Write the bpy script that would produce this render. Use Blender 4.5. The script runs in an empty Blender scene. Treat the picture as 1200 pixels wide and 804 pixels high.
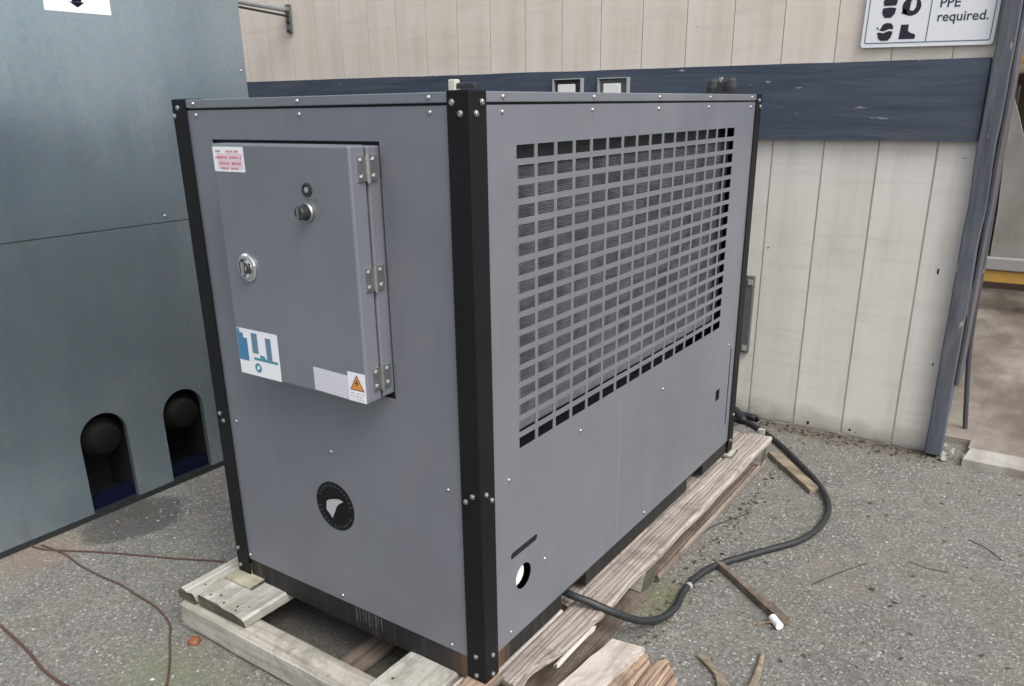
import bpy, bmesh, math, random
from mathutils import Vector, Matrix, noise as mnoise
from mathutils.geometry import tessellate_polygon
random.seed(7)
R = math.radians
sc = bpy.context.scene
COL = sc.collection

# ------------------------------------------------------------------ camera
cam = bpy.data.cameras.new("camera")
co = bpy.data.objects.new("camera", cam); COL.objects.link(co); sc.camera = co
YAW, PIT, ROL = 0.61327, 0.34012, -0.01635
fw = Vector((-math.sin(YAW)*math.cos(PIT), math.cos(YAW)*math.cos(PIT), -math.sin(PIT)))
r0 = Vector((math.cos(YAW), math.sin(YAW), 0)); u0 = r0.cross(fw)
rt = r0*math.cos(ROL) + u0*math.sin(ROL); upv = u0*math.cos(ROL) - r0*math.sin(ROL)
M = Matrix((rt, upv, -fw)).transposed().to_4x4(); M.translation = Vector((0.986, -1.297, 1.487))
co.matrix_world = M
cam.sensor_width = 36.0; cam.lens = 937.645/1200*36
cam.shift_x = 7.942/1200; cam.shift_y = 56.526/1200
cam.clip_start = 0.05; cam.clip_end = 500

# ------------------------------------------------------------------ sky, sun, exposure (overcast day)
SUN_EL, SUN_AZ = 52, 109          # azimuth measured from +y clockwise
w = bpy.data.worlds.new("World"); sc.world = w; w.use_nodes = True
nt = w.node_tree; nt.nodes.clear()
sky = nt.nodes.new("ShaderNodeTexSky"); sky.sky_type = 'NISHITA'; sky.sun_disc = False
sky.sun_elevation = R(SUN_EL); sky.sun_rotation = R(SUN_AZ); sky.dust_density = 4.0; sky.air_density = 1.2
hs = nt.nodes.new("ShaderNodeHueSaturation"); hs.inputs['Saturation'].default_value = 0.30
bg = nt.nodes.new("ShaderNodeBackground"); bg.inputs['Strength'].default_value = 0.11
ow = nt.nodes.new("ShaderNodeOutputWorld")
nt.links.new(sky.outputs[0], hs.inputs['Color']); nt.links.new(hs.outputs[0], bg.inputs['Color'])
nt.links.new(bg.outputs[0], ow.inputs['Surface'])
sl = bpy.data.lights.new("sun", 'SUN'); sl.energy = 0.9; sl.angle = R(40); sl.color = (1.0, 0.96, 0.9)
so = bpy.data.objects.new("sun", sl); COL.objects.link(so)
az = R(SUN_AZ); el = R(SUN_EL)
sd = Vector((math.sin(az)*math.cos(el), math.cos(az)*math.cos(el), math.sin(el)))
so.rotation_euler = sd.to_track_quat('Z', 'Y').to_euler(); so.location = sd*20
sc.view_settings.view_transform = 'Standard'; sc.view_settings.look = 'None'
sc.view_settings.exposure = 0.97; sc.view_settings.gamma = 1.0

# ------------------------------------------------------------------ material helpers
class NT:
    def __init__(s, name):
        s.m = bpy.data.materials.new(name); s.m.use_nodes = True
        s.t = s.m.node_tree; s.t.nodes.clear()
        s.out = s.t.nodes.new("ShaderNodeOutputMaterial")
        s.b = s.t.nodes.new("ShaderNodeBsdfPrincipled")
        s.t.links.new(s.b.outputs[0], s.out.inputs[0])
        s.tc = s.t.nodes.new("ShaderNodeTexCoord")
    def n(s, typ, **kw):
        nd = s.t.nodes.new(typ)
        for k, v in kw.items(): setattr(nd, k, v)
        return nd
    def l(s, a, b): s.t.links.new(a, b)
    def put(s, sock, v):
        if hasattr(v, 'is_output') or isinstance(v, bpy.types.NodeSocket): s.l(v, sock)
        else: sock.default_value = v
    def coord(s, scale=(1,1,1), rnd=False, kind='Object'):
        v = s.tc.outputs[kind]
        if rnd:
            oi = s.n("ShaderNodeObjectInfo"); mu = s.n("ShaderNodeMath", operation='MULTIPLY'); mu.inputs[1].default_value = 37.0
            s.l(oi.outputs['Random'], mu.inputs[0])
            va = s.n("ShaderNodeVectorMath", operation='ADD'); s.l(v, va.inputs[0]); s.l(mu.outputs[0], va.inputs[1]); v = va.outputs[0]
        mp = s.n("ShaderNodeMapping"); mp.inputs['Scale'].default_value = scale; s.l(v, mp.inputs[0])
        return mp.outputs[0]
    def noise(s, vec, scale, detail=4, rough=.55, dist=0):
        nd = s.n("ShaderNodeTexNoise"); s.l(vec, nd.inputs['Vector'])
        nd.inputs['Scale'].default_value = scale; nd.inputs['Detail'].default_value = detail
        nd.inputs['Roughness'].default_value = rough; nd.inputs['Distortion'].default_value = dist
        return nd.outputs['Fac']
    def voro(s, vec, scale, out='Distance', feature='F1'):
        nd = s.n("ShaderNodeTexVoronoi"); nd.feature = feature; s.l(vec, nd.inputs['Vector']); nd.inputs['Scale'].default_value = scale
        return nd.outputs[out]
    def ramp(s, fac, stops, interp='LINEAR'):
        nd = s.n("ShaderNodeValToRGB"); s.l(fac, nd.inputs[0]); cr = nd.color_ramp; cr.interpolation = interp
        while len(cr.elements) < len(stops): cr.elements.new(0.5)
        for e, (p, c) in zip(cr.elements, stops):
            e.position = p; e.color = (c if len(c) == 4 else (*c, 1)) if not isinstance(c, (int, float)) else (c, c, c, 1)
        return nd.outputs[0]
    def mix(s, fac, a, b, mode='MIX'):
        nd = s.n("ShaderNodeMix", data_type='RGBA', blend_type=mode)
        s.put(nd.inputs[0], fac)
        for sk, v in ((nd.inputs[6], a), (nd.inputs[7], b)):
            if isinstance(v, tuple) and len(v) == 3: v = (*v, 1)
            s.put(sk, v)
        return nd.outputs[2]
    def math(s, op, a, b=None):
        nd = s.n("ShaderNodeMath", operation=op); s.put(nd.inputs[0], a)
        if b is not None: s.put(nd.inputs[1], b)
        return nd.outputs[0]
    def set(s, **kw):
        for k, v in kw.items():
            if isinstance(v, tuple) and len(v) == 3: v = (*v, 1)
            s.put(s.b.inputs[k.replace('_', ' ')], v)
    def bump(s, h, strength=.3, dist=.002):
        nd = s.n("ShaderNodeBump"); nd.inputs['Strength'].default_value = strength; nd.inputs['Distance'].default_value = dist
        s.l(h, nd.inputs['Height']); s.l(nd.outputs[0], s.b.inputs['Normal'])

def simple(name, col, rough=.5, metal=0.0, var=.0, scale=30, spec=.5):
    s = NT(name); c = s.coord(rnd=True)
    if var:
        f = s.noise(c, scale, 4)
        s.set(Base_Color=s.mix(f, tuple(x*(1-var) for x in col), tuple(min(1, x*(1+var)) for x in col)))
    else: s.set(Base_Color=col)
    s.set(Roughness=rough, Metallic=metal); s.b.inputs['Specular IOR Level'].default_value = spec
    return s.m

# grey powder coated sheet metal, faint handling marks
def grey_paint(name, col):
    s = NT(name); c = s.coord()
    big = s.noise(c, 1.9, 4, .6, .3); fine = s.noise(c, 420, 2); st = s.noise(s.coord((22, 22, 1.0)), 1.0, 5, .6); sm = s.noise(s.coord((1, 1, .7)), 5.5, 6, .7, .6)
    k = s.mix(s.ramp(big, [(.3, 0), (.7, 1)]), tuple(x*.90 for x in col), tuple(x*1.08 for x in col))
    k = s.mix(s.ramp(st, [(.52, 0), (.80, .25)]), k, tuple(x*1.25 for x in col))
    k = s.mix(s.ramp(st, [(.22, .2), (.40, 0)]), k, tuple(x*.82 for x in col))
    k = s.mix(s.ramp(sm, [(.56, 0), (.74, .35)]), k, (.27, .265, .26))
    sp = s.ramp(s.voro(c, 23), [(.0, 1), (.035, 0)])
    k = s.mix(s.math('MULTIPLY', sp, .45), k, (.5, .5, .5))
    s.set(Base_Color=k, Metallic=.3, Roughness=s.ramp(sm, [(.25, .33), (.75, .52)]))
    s.bump(s.math('ADD', s.math('MULTIPLY', fine, .12), s.math('MULTIPLY', s.noise(s.coord((1, 1, .6)), 1.6, 1), 9.0)), .10, .0022)
    return s.m
GREY = grey_paint("grey_powder_coat", (.206, .219, .250))
GREYC = grey_paint("grey_cabinet_paint", (.206, .220, .250))
def black_paint():
    s = NT("black_powder_coat"); c = s.coord()
    f = s.noise(c, 260, 2); b = s.noise(c, 5, 4)
    s.set(Base_Color=s.mix(b, (.005, .005, .006), (.011, .011, .012)), Roughness=.55, Metallic=0.0)
    s.b.inputs['Specular IOR Level'].default_value = .22
    s.bump(f, .15, .0008); return s.m
BLACK = black_paint()
def base_paint():
    s = NT("streaked_black_base"); c = s.coord((60, 60, 3))
    f = s.noise(c, 1.0, 5, .6); r = s.noise(s.coord((9, 9, 2)), 1.0, 3)
    k = s.mix(s.ramp(f, [(.52, 0), (.78, .6)]), (.009, .009, .009), (.055, .053, .045))
    k = s.mix(s.ramp(r, [(.6, 0), (.75, .5)]), k, (.10, .055, .03))
    mp = s.n("ShaderNodeMapping"); mp.inputs['Location'].default_value = (-.48/.13, .87/.13, 0); mp.inputs['Scale'].default_value = (1/.13, 1/.13, .3)
    s.l(s.tc.outputs['Object'], mp.inputs[0]); ln = s.n("ShaderNodeVectorMath", operation='LENGTH'); s.l(mp.outputs[0], ln.inputs[0])
    e = s.math('ADD', ln.outputs['Value'], s.math('MULTIPLY', s.math('SUBTRACT', f, .5), 1.6))
    k = s.mix(s.ramp(e, [(.5, .85), (1.0, 0)]), k, (.13, .075, .045))
    s.set(Base_Color=k, Roughness=.6); return s.m
BASE = base_paint()
DARK = simple("dark_void", (.006, .006, .007), .8)
CHROME = simple("zinc_plated_steel", (.55, .55, .54), .34, 1.0, .15, 80)
DARKHW = simple("dark_hardware", (.03, .03, .032), .4)
def coil_mat():
    s = NT("condenser_fins"); c = s.coord()
    f = s.noise(s.coord((1, 60, 5)), 6, 4, .7); g = s.noise(s.coord((1, 4, 110)), 3, 3, .6); h = s.noise(c, 9, 4, .7)
    k = s.mix(f, (.10, .104, .116), (.31, .32, .345)); k = s.mix(s.ramp(g, [(.35, .75), (.65, 0)]), k, (.085, .085, .095))
    k = s.mix(s.ramp(h, [(.46, 0), (.68, .7)]), k, (.055, .055, .06))
    s.set(Base_Color=k, Roughness=.55, Metallic=.3); return s.m
COIL = coil_mat()
def steel():
    s = NT("galvanised_sheet"); c = s.coord()
    b = s.noise(s.coord((1, 1.3, .5)), 2.2, 4, .6, .4); sp = s.voro(c, 85, 'Color'); st = s.noise(s.coord((30, 30, 1.1)), 1.0, 4)
    sc1 = s.ramp(s.noise(s.coord((1, 14, 2.5)), 3.1, 6, .75), [(.66, 0), (.72, .4)])
    k = s.mix(s.ramp(b, [(.3, 0), (.7, 1)]), (.255, .335, .395), (.345, .42, .475))
    k = s.mix(.05, k, sp); k = s.mix(s.math('MULTIPLY', st, .18), k, (.5, .55, .56)); pass
    s.set(Base_Color=k, Metallic=.76, Roughness=s.ramp(b, [(.25, .20), (.75, .30)]))
    s.bump(s.noise(s.coord((1, 1, .6)), 2.2, 1), .10, .004); return s.m
STEEL = steel()
WHITE = simple("white_vinyl", (.80, .82, .85), .35, 0, .03, 15)
WHITEP = simple("white_plastic", (.82, .82, .80), .35)
INK = simple("dark_ink", (.012, .016, .026), .5)
REDINK = simple("red_ink", (.55, .12, .16), .5)
PINK = simple("pale_pink_print", (.72, .56, .63), .45)
TEAL = simple("teal_print", (.07, .25, .33), .45)
BLUE = simple("blue_print", (.06, .20, .36), .45)
GREYINK = simple("grey_print", (.42, .44, .50), .5)
PALEINK = simple("pale_grey_print", (.66, .67, .72), .5)
ORANGE = simple("orange_print", (.72, .26, .04), .45)
NAVY = simple("blue_plastic", (.003, .005, .021), .75, spec=.12)
RUBBER = simple("black_rubber", (.020, .022, .025), .5, 0, .6, 45)
REDCORD = simple("dull_red_cord", (.085, .042, .038), .75, 0, .35, 25)
PALEGREY = simple("pale_outlet_grey", (.36, .37, .37), .45)
GALV = simple("galvanised_pipe", (.45, .48, .49), .4, .7, .15, 20)
GREENST = simple("dark_green_grey_metal", (.13, .145, .14), .55, .3, .25, 30)

def wood(name, ax, dark, light, green=.25, wave=26, contrast=1.0):
    s = NT(name)
    scl = [34, 34, 34]; scl[ax] = 1.3
    c = s.coord(tuple(scl), True); o = s.coord((1, 1, 1), True)
    g = s.noise(c, 1.0, 6, .65, .35)
    s2 = [1, 1, 1]; s2[ax] = .10
    wv = s.n("ShaderNodeTexWave"); wv.wave_type = 'RINGS'; wv.rings_direction = 'XYZ'[ax]
    s.l(s.coord(tuple(s2), True), wv.inputs['Vector']); wv.inputs['Scale'].default_value = wave
    wv.inputs['Distortion'].default_value = 5.5; wv.inputs['Detail'].default_value = 3; wv.inputs['Detail Scale'].default_value = 1.6
    bl = s.noise(o, 7, 4, .6)
    k = s.mix(s.ramp(g, [(.25, 0), (.60, 1)]), dark, light)
    k = s.mix(s.math('MULTIPLY', s.ramp(wv.outputs['Fac'], [(.0, 1), (.26, 0)]), .5*contrast), k, tuple(x*.5 for x in dark))
    bl = s.noise(o, 8, 6, .7, .4)
    k = s.mix(s.ramp(bl, [(.42, 0), (.66, green)]), k, (.215, .205, .14))
    bl2 = s.noise(o, 5.1, 6, .72, .6)
    k = s.mix(s.ramp(bl2, [(.48, 0), (.66, .70)]), k, tuple(x*.62 for x in dark))
    sp = s.noise(o, 55, 3, .6)
    k = s.mix(s.ramp(sp, [(.62, 0), (.72, .5)]), k, tuple(x*.5 for x in dark))
    s.set(Base_Color=k, Roughness=.85)
    s.bump(s.math('ADD', s.math('ADD', g, s.math('MULTIPLY', wv.outputs['Fac'], .35*contrast)), s.math('MULTIPLY', bl2, .8)), .6, .003)
    return s.m
WOODY = wood("weathered_wood_lengthwise", 1, (.15, .12, .105), (.47, .415, .38), .2, 30, 1.2)
WOODY2 = wood("grey_bleached_wood", 1, (.23, .215, .185), (.57, .55, .51), .5, 20, .3)
WOODX = wood("weathered_wood_crosswise", 0, (.19, .175, .15), (.52, .49, .445), .45, 18, .3)
WOODB = wood("brown_damp_wood", 1, (.06, .045, .036), (.20, .155, .125), .2, 20, .6)
WOODS = wood("dull_brown_edge_wood", 1, (.11, .085, .068), (.34, .28, .24), .2, 20, .6)
WOODG = wood("yellow_scrap_wood", 0, (.11, .085, .055), (.32, .265, .185), .4, 20, .5)
WOODBLK = wood("pale_block_wood", 0, (.30, .28, .19), (.52, .49, .37), .4, 18, .25)
WOODW = wood("pale_split_wood", 1, (.40, .345, .30), (.66, .60, .545), .12, 16, .3)
WOODO = wood("torn_orange_wood", 1, (.15, .10, .075), (.42, .30, .22), .25, 22, .9)
ENDG = wood("dark_end_grain", 0, (.022, .02, .016), (.10, .09, .068), .4, 40, .6)  # board ends coloured much darker than the long faces

def siding(name, a, b):
    s = NT(name); o = s.coord((1, 1, 1), True)
    vs = s.noise(s.coord((9, 9, .7), True), 1.0, 5, .6); hs_ = s.noise(s.coord((2.5, 2.5, 26), True), 1.0, 5, .6)
    st = s.noise(s.coord((3.2, 1, .55)), 1.3, 5, .62); sp = s.noise(o, 34, 3, .6)
    k = s.mix(s.ramp(vs, [(.3, 0), (.7, 1)]), a, b)
    k = s.mix(s.ramp(hs_, [(.5, 0), (.78, .45)]), k, tuple(x*.80 for x in a))
    k = s.mix(s.ramp(st, [(.52, 0), (.72, .42)]), k, (.36, .33, .24))
    k = s.mix(s.ramp(sp, [(.70, 0), (.76, .5)]), k, tuple(x*.6 for x in a))
    # splash dirt along the bottom edge
    sx = s.n("ShaderNodeSeparateXYZ"); s.l(s.tc.outputs['Object'], sx.inputs[0])
    z = s.math('ADD', sx.outputs[2], s.math('MULTIPLY', s.noise(o, 11, 4), .12))
    k = s.mix(s.ramp(z, [(.05, .75), (.17, 0)]), k, (.17, .15, .12))
    s.set(Base_Color=k, Roughness=.75)
    s.bump(s.math('ADD', hs_, s.math('MULTIPLY', vs, .6)), .3, .002); return s.m
SIDE_LO = siding("cream_siding_paint", (.675, .64, .595), (.775, .745, .70))
SIDE_UP = siding("pinkish_cream_siding_paint", (.66, .585, .515), (.75, .68, .61))
def bluetrim(name, ax, a=(.026, .040, .066), b=(.078, .098, .135), wear=.35):
    s = NT(name); scl = [16, 16, 16]; scl[ax] = 1.6
    g = s.noise(s.coord(tuple(scl)), 1.0, 6, .65, .5); big = s.noise(s.coord(), 2.4, 3)
    k = s.mix(s.ramp(g, [(.3, 0), (.7, 1)]), a, b); k = s.mix(s.ramp(big, [(.4, 0), (.7, .5)]), k, (.045, .065, .105))
    scl2 = [34, 34, 34]; scl2[ax] = 8
    ch = s.noise(s.coord(tuple(scl2)), 1.0, 3, .5)
    k = s.mix(s.ramp(ch, [(.70, 0), (.735, .7)]), k, (.42, .41, .42))
    ch2 = s.noise(s.coord(tuple(x*1.7 for x in scl2)), 1.0, 3, .5)
    k = s.mix(s.ramp(ch2, [(.70, 0), (.74, .6)]), k, (.13, .10, .10))
    br = s.noise(s.coord(tuple(x*.4 for x in scl)), 1.0, 5, .7, .4)
    k = s.mix(s.ramp(br, [(.52, 0), (.70, wear)]), k, (.11, .095, .092))
    lt = s.noise(s.coord(tuple(x*.9 for x in scl)), 1.3, 5, .7)
    k = s.mix(s.ramp(lt, [(.60, 0), (.72, wear*.6)]), k, (.22, .235, .26))
    s.set(Base_Color=k, Roughness=.66); s.bump(s.math('ADD', g, br), .7, .005); return s.m
TRIMX = bluetrim("blue_grey_trim_paint", 0)
TRIMZ = bluetrim("blue_grey_post_paint", 2, (.058, .063, .077), (.145, .155, .18), .6)
JAMB = bluetrim("worn_jamb_paint", 2, (.045, .042, .048), (.13, .12, .13), .8)

def asphalt():
    s = NT("worn_asphalt"); c = s.coord()
    big = s.noise(c, 1.7, 5, .6); med = s.noise(c, 17, 5, .65); grain = s.noise(c, 78, 4, .7, .3); fine = s.noise(c, 210, 3, .6)
    k = s.mix(s.ramp(big, [(.3, 0), (.7, 1)]), (.150, .145, .131), (.225, .218, .199))
    k = s.mix(s.ramp(med, [(.36, .65), (.56, 0)]), k, (.118, .113, .10)); md2 = s.noise(c, 6.5, 5, .65, .5); k = s.mix(s.ramp(md2, [(.50, 0), (.68, .55)]), k, (.25, .242, .222)); k = s.mix(s.ramp(md2, [(.30, .5), (.45, 0)]), k, (.125, .12, .108))
    k = s.mix(s.ramp(grain, [(.36, .75), (.52, 0)]), k, (.085, .082, .077))
    k = s.mix(s.ramp(grain, [(.52, 0), (.68, .6)]), k, (.30, .29, .275))
    k = s.mix(s.ramp(fine, [(.3, .6), (.5, 0)]), k, (.075, .073, .07))
    gn = None
    for scale, lo, hi, amt in ((70, .30, .40, .62), (120, .32, .44, .5), (40, .14, .19, .8)):
        d = s.voro(c, scale); cc = s.voro(c, scale, 'Color')
        sp = s.n("ShaderNodeSeparateColor"); s.l(cc, sp.inputs[0])
        pick = s.ramp(sp.outputs[0], [(.60, 0), (.66, 1)])
        m = s.math('MULTIPLY', s.math('MULTIPLY', s.ramp(d, [(lo, 1), (hi, 0)]), pick), amt)
        stone = s.mix(sp.outputs[1], (.25, .24, .225), (.48, .465, .44))
        k = s.mix(m, k, stone); gn = m if gn is None else s.math('MAXIMUM', gn, m)
    # mossy and brownish patches
    ms = s.noise(s.coord((1, 1, 1)), 3.3, 5, .65)
    def spot(x, y, rx, ry):
        mp = s.n("ShaderNodeMapping"); mp.inputs['Location'].default_value = (-x/rx, -y/ry, 0); mp.inputs['Scale'].default_value = (1/rx, 1/ry, 0)
        s.l(s.tc.outputs['Object'], mp.inputs[0]); ln = s.n("ShaderNodeVectorMath", operation='LENGTH'); s.l(mp.outputs[0], ln.inputs[0])
        return s.math('ADD', ln.outputs['Value'], s.math('MULTIPLY', s.math('SUBTRACT', s.noise(c, 6, 5, .65), .5), .9))
    k = s.mix(s.ramp(ms, [(.50, 0), (.70, .40)]), k, (.135, .145, .085))
    k = s.mix(s.ramp(s.noise(c, 2.6, 5, .6, .3), [(.55, 0), (.74, .45)]), k, (.19, .15, .125))
    k = s.mix(s.ramp(spot(-.80, -.36, .30, .20), [(.45, .50), (1.0, 0)]), k, (.165, .175, .095))
    k = s.mix(s.ramp(spot(.13, .77, .09, .16), [(.5, .6), (1.0, 0)]), k, (.15, .155, .07))
    k = s.mix(s.ramp(spot(-1.85, -.18, .16, .22), [(.4, .5), (1.0, 0)]), k, (.25, .18, .13))
    k = s.mix(s.ramp(spot(.35, 2.42, .8, .10), [(.4, .45), (.9, 0)]), k, (.12, .095, .072))
    shade_edge = s.math('ADD', s.math('MULTIPLY', s.noise(c, 5, 4), .10), 0.0)
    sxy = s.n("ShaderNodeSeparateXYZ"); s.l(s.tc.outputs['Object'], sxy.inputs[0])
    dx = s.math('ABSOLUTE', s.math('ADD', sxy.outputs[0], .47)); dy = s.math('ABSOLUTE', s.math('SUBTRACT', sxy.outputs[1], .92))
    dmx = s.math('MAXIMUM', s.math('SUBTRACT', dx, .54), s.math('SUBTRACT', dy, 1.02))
    k = s.mix(s.ramp(s.math('ADD', s.math('ADD', dmx, shade_edge), .10), [(.08, .7), (.17, 0)]), k, (.04, .036, .03))  # shade beneath machine and pallet, darkened into the asphalt colour
    # dark oil stain beside the steel unit
    mp = s.n("ShaderNodeMapping"); mp.inputs['Location'].default_value = (1.80/.17, -.14/.22, 0); mp.inputs['Scale'].default_value = (1/.17, 1/.22, 0)
    s.l(s.tc.outputs['Object'], mp.inputs[0]); ln = s.n("ShaderNodeVectorMath", operation='LENGTH'); s.l(mp.outputs[0], ln.inputs[0])
    e = s.math('ADD', ln.outputs['Value'], s.math('MULTIPLY', s.math('SUBTRACT', s.noise(c, 8, 6, .7), .5), .75))
    oil = s.ramp(e, [(.80, .62), (1.05, 0)])
    k = s.mix(oil, k, (.035, .034, .033))
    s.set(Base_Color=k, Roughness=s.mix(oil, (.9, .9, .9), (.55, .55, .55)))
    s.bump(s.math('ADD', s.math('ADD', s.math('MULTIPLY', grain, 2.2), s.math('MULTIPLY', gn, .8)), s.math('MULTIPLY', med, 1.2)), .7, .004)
    return s.m
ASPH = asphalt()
def concrete(name, a, b, stain):
    s = NT(name); c = s.coord()
    f = s.noise(s.coord((1, 1.6, 1)), 2.2, 6, .65, .4); g = s.noise(c, 60, 4); h = s.noise(s.coord((2, .8, 1)), 1.7, 5, .6)
    k = s.mix(s.ramp(f, [(.3, 0), (.7, 1)]), a, b); k = s.mix(s.ramp(h, [(.42, 0), (.60, .85)]), k, stain)
    k = s.mix(s.ramp(g, [(.55, 0), (.75, .4)]), k, tuple(x*.6 for x in a))
    s.set(Base_Color=k, Roughness=.8); s.bump(g, .3, .002); return s.m
CONC = concrete("stained_concrete", (.17, .145, .12), (.31, .275, .235), (.115, .09, .07))
CONCL = concrete("pale_sill_concrete", (.31, .29, .27), (.45, .43, .40), (.22, .19, .165))
def perpiece(name, cols, rough=.85):
    s = NT(name); g = s.n("ShaderNodeNewGeometry")
    n = len(cols); s.set(Base_Color=s.ramp(g.outputs['Random Per Island'], [(i/n, c) for i, c in enumerate(cols)], 'CONSTANT'), Roughness=rough)
    return s.m

# ------------------------------------------------------------------ mesh helpers
class MB:
    def __init__(s): s.v = []; s.f = []; s.mi = []
    def add(s, vs, fs, mi=0):
        b = len(s.v); s.v += [tuple(v) for v in vs]; s.f += [tuple(i+b for i in f) for f in fs]; s.mi += [mi]*len(fs); return s
    def box(s, x0, x1, y0, y1, z0, z1, mi=0):
        vs = [(x, y, z) for x in (x0, x1) for y in (y0, y1) for z in (z0, z1)]
        return s.add(vs, [(0,1,3,2),(4,6,7,5),(0,4,5,1),(2,3,7,6),(0,2,6,4),(1,5,7,3)], mi)
    def prism(s, poly, fn, d, mi=0, mi_side=None):
        """poly: 2D outline (ccw), fn maps (u,v)->3D, d: extrude vector away from the seen side"""
        n = len(poly); A = [Vector(fn(*p)) for p in poly]; B = [a+Vector(d) for a in A]
        tr = tessellate_polygon([[Vector((p[0], p[1], 0)) for p in poly]])
        s.add(A+B, [t for t in tr], mi); b = len(s.v)-2*n
        s.f += [tuple(b+n+i for i in reversed(t)) for t in tr]; s.mi += [mi]*len(tr)
        sd_ = [(b+i, b+n+i, b+n+(i+1) % n, b+(i+1) % n) for i in range(n)]
        s.f += sd_; s.mi += [mi if mi_side is None else mi_side]*n; return s
    def holed(s, outer, holes, fn, d, mi=0):
        loops = [outer]+holes; flat = [p for l in loops for p in l]; n = len(flat)
        tr = tessellate_polygon([[Vector((p[0], p[1], 0)) for p in l] for l in loops])
        A = [Vector(fn(*p)) for p in flat]; B = [a+Vector(d) for a in A]
        s.add(A+B, [tuple(t) for t in tr]+[tuple(n+i for i in reversed(t)) for t in tr], mi)
        b = len(s.v)-2*n; k = 0
        for l in loops:
            m = len(l)
            for i in range(m):
                a, c = k+i, k+(i+1) % m; s.f.append((b+a, b+n+a, b+n+c, b+c)); s.mi.append(mi)
            k += m
        return s
    def cyl(s, c, axis, r, h, n=20, mi=0, r2=None, mi_cap=None):
        c = Vector(c); q = Vector(axis).normalized().to_track_quat('Z', 'Y'); r2 = r if r2 is None else r2
        vs = [c+q @ Vector((rr*math.cos(2*math.pi*i/n), rr*math.sin(2*math.pi*i/n), z)) for rr, z in ((r, 0), (r2, h)) for i in range(n)]
        s.add(vs, [(i, (i+1) % n, n+(i+1) % n, n+i) for i in range(n)], mi)
        b = len(s.v)-2*n; s.f.append(tuple(b+n+i for i in range(n))); s.f.append(tuple(b+i for i in reversed(range(n))))
        s.mi += [mi if mi_cap is None else mi_cap]*2; return s
    def lathe(s, prof, c, axis, n=20, mi=0):
        c = Vector(c); q = Vector(axis).normalized().to_track_quat('Z', 'Y'); m = len(prof)
        vs = [c+q @ Vector((r*math.cos(2*math.pi*i/n), r*math.sin(2*math.pi*i/n), z)) for r, z in prof for i in range(n)]
        return s.add(vs, [(k*n+i, k*n+(i+1) % n, (k+1)*n+(i+1) % n, (k+1)*n+i) for k in range(m-1) for i in range(n)], mi)
    def tube(s, pts, r, n=10, mi=0, smooth=4, wob=0):
        P = [Vector(p) for p in pts]
        if smooth > 1:
            Q = []
            for i in range(len(P)-1):
                p0, p1, p2, p3 = P[max(i-1, 0)], P[i], P[i+1], P[min(i+2, len(P)-1)]
                for k in range(smooth):
                    t = k/smooth
                    Q.append(.5*((2*p1)+(p2-p0)*t+(2*p0-5*p1+4*p2-p3)*t*t+(3*p1-p0-3*p2+p3)*t**3))
            P = Q+[P[-1]]
        vs = []; up = Vector((0, 0, 1))
        for i, p in enumerate(P):
            t = (P[min(i+1, len(P)-1)]-P[max(i-1, 0)]).normalized()
            a = t.cross(up); a = a.normalized() if a.length > 1e-4 else Vector((1, 0, 0)); b = a.cross(t)
            rr = r*(1+random.uniform(-wob, wob))
            vs += [p+a*rr*math.cos(2*math.pi*k/n)+b*rr*math.sin(2*math.pi*k/n) for k in range(n)]
        m = len(P)
        fs = [(k*n+i, k*n+(i+1) % n, (k+1)*n+(i+1) % n, (k+1)*n+i) for k in range(m-1) for i in range(n)]
        fs += [tuple(range(n)), tuple(reversed(range((m-1)*n, m*n)))]
        return s.add(vs, fs, mi)
    def board(s, x0, x1, y0, y1, z0, z1, ax, seg=14, jit=.003, endj=.006, seed=1, mi=0, nc=4, ragged=None, under=0):
        """a rough sawn board along axis ax (0 or 1): jittered, slightly rounded section swept along its length"""
        rnd = random.Random(seed); lo, hi = (x0, x1) if ax == 0 else (y0, y1); a0, a1 = (y0, y1) if ax == 0 else (x0, x1)
        e = min(.006, (z1-z0)*.2); sec = [(a0+e, z0), (a1-e-under, z0), (a1, z0+e+under*.35), (a1, z1-e), (a1-e, z1)]
        sec += [(a1-e+(a0-a1+2*e)*k/nc, z1) for k in range(1, nc)]+[(a0+e, z1), (a0, z1-e), (a0, z0+e)]
        n = len(sec); vs = []
        for i in range(seg+1):
            t = i/seg; p = lo+(hi-lo)*t
            for j, (a, z) in enumerate(sec):
                nn = mnoise.noise(Vector((p*6, j*3.1, seed*7.7)))
                aa = a+nn*jit; zz = z+mnoise.noise(Vector((p*5, j*2.3+9, seed*3.3)))*jit*.6
                if ragged and a > (a0+a1)/2: aa += ragged(t)*((a-(a0+a1)/2)/((a1-a0)/2))
                pp = p+(rnd.uniform(-endj, endj) if i in (0, seg) else 0)
                vs.append((pp, aa, zz) if ax == 0 else (aa, pp, zz))
        fs = [(i*n+j, i*n+(j+1) % n, (i+1)*n+(j+1) % n, (i+1)*n+j) for i in range(seg) for j in range(n)]
        fs += [tuple(reversed(range(n))), tuple(range(seg*n, seg*n+n))]
        if ax == 0: fs = [tuple(reversed(f)) for f in fs]
        s.add(vs, fs, mi); s.mi[-2:] = [mi+1, mi+1]; return s
    def text(s, body, size, fn, mi=0, align='LEFT', bold=0.0, d=None):
        cu = bpy.data.curves.new("t", 'FONT'); cu.body = body; cu.size = size; cu.align_x = align; cu.offset = bold; cu.resolution_u = 3
        o = bpy.data.objects.new("t", cu); me = bpy.data.meshes.new_from_object(o)
        s.add([fn(v.co.x, v.co.y) for v in me.vertices], [tuple(p.vertices) for p in me.polygons], mi)
        bpy.data.objects.remove(o); bpy.data.curves.remove(cu); bpy.data.meshes.remove(me); return s
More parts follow.
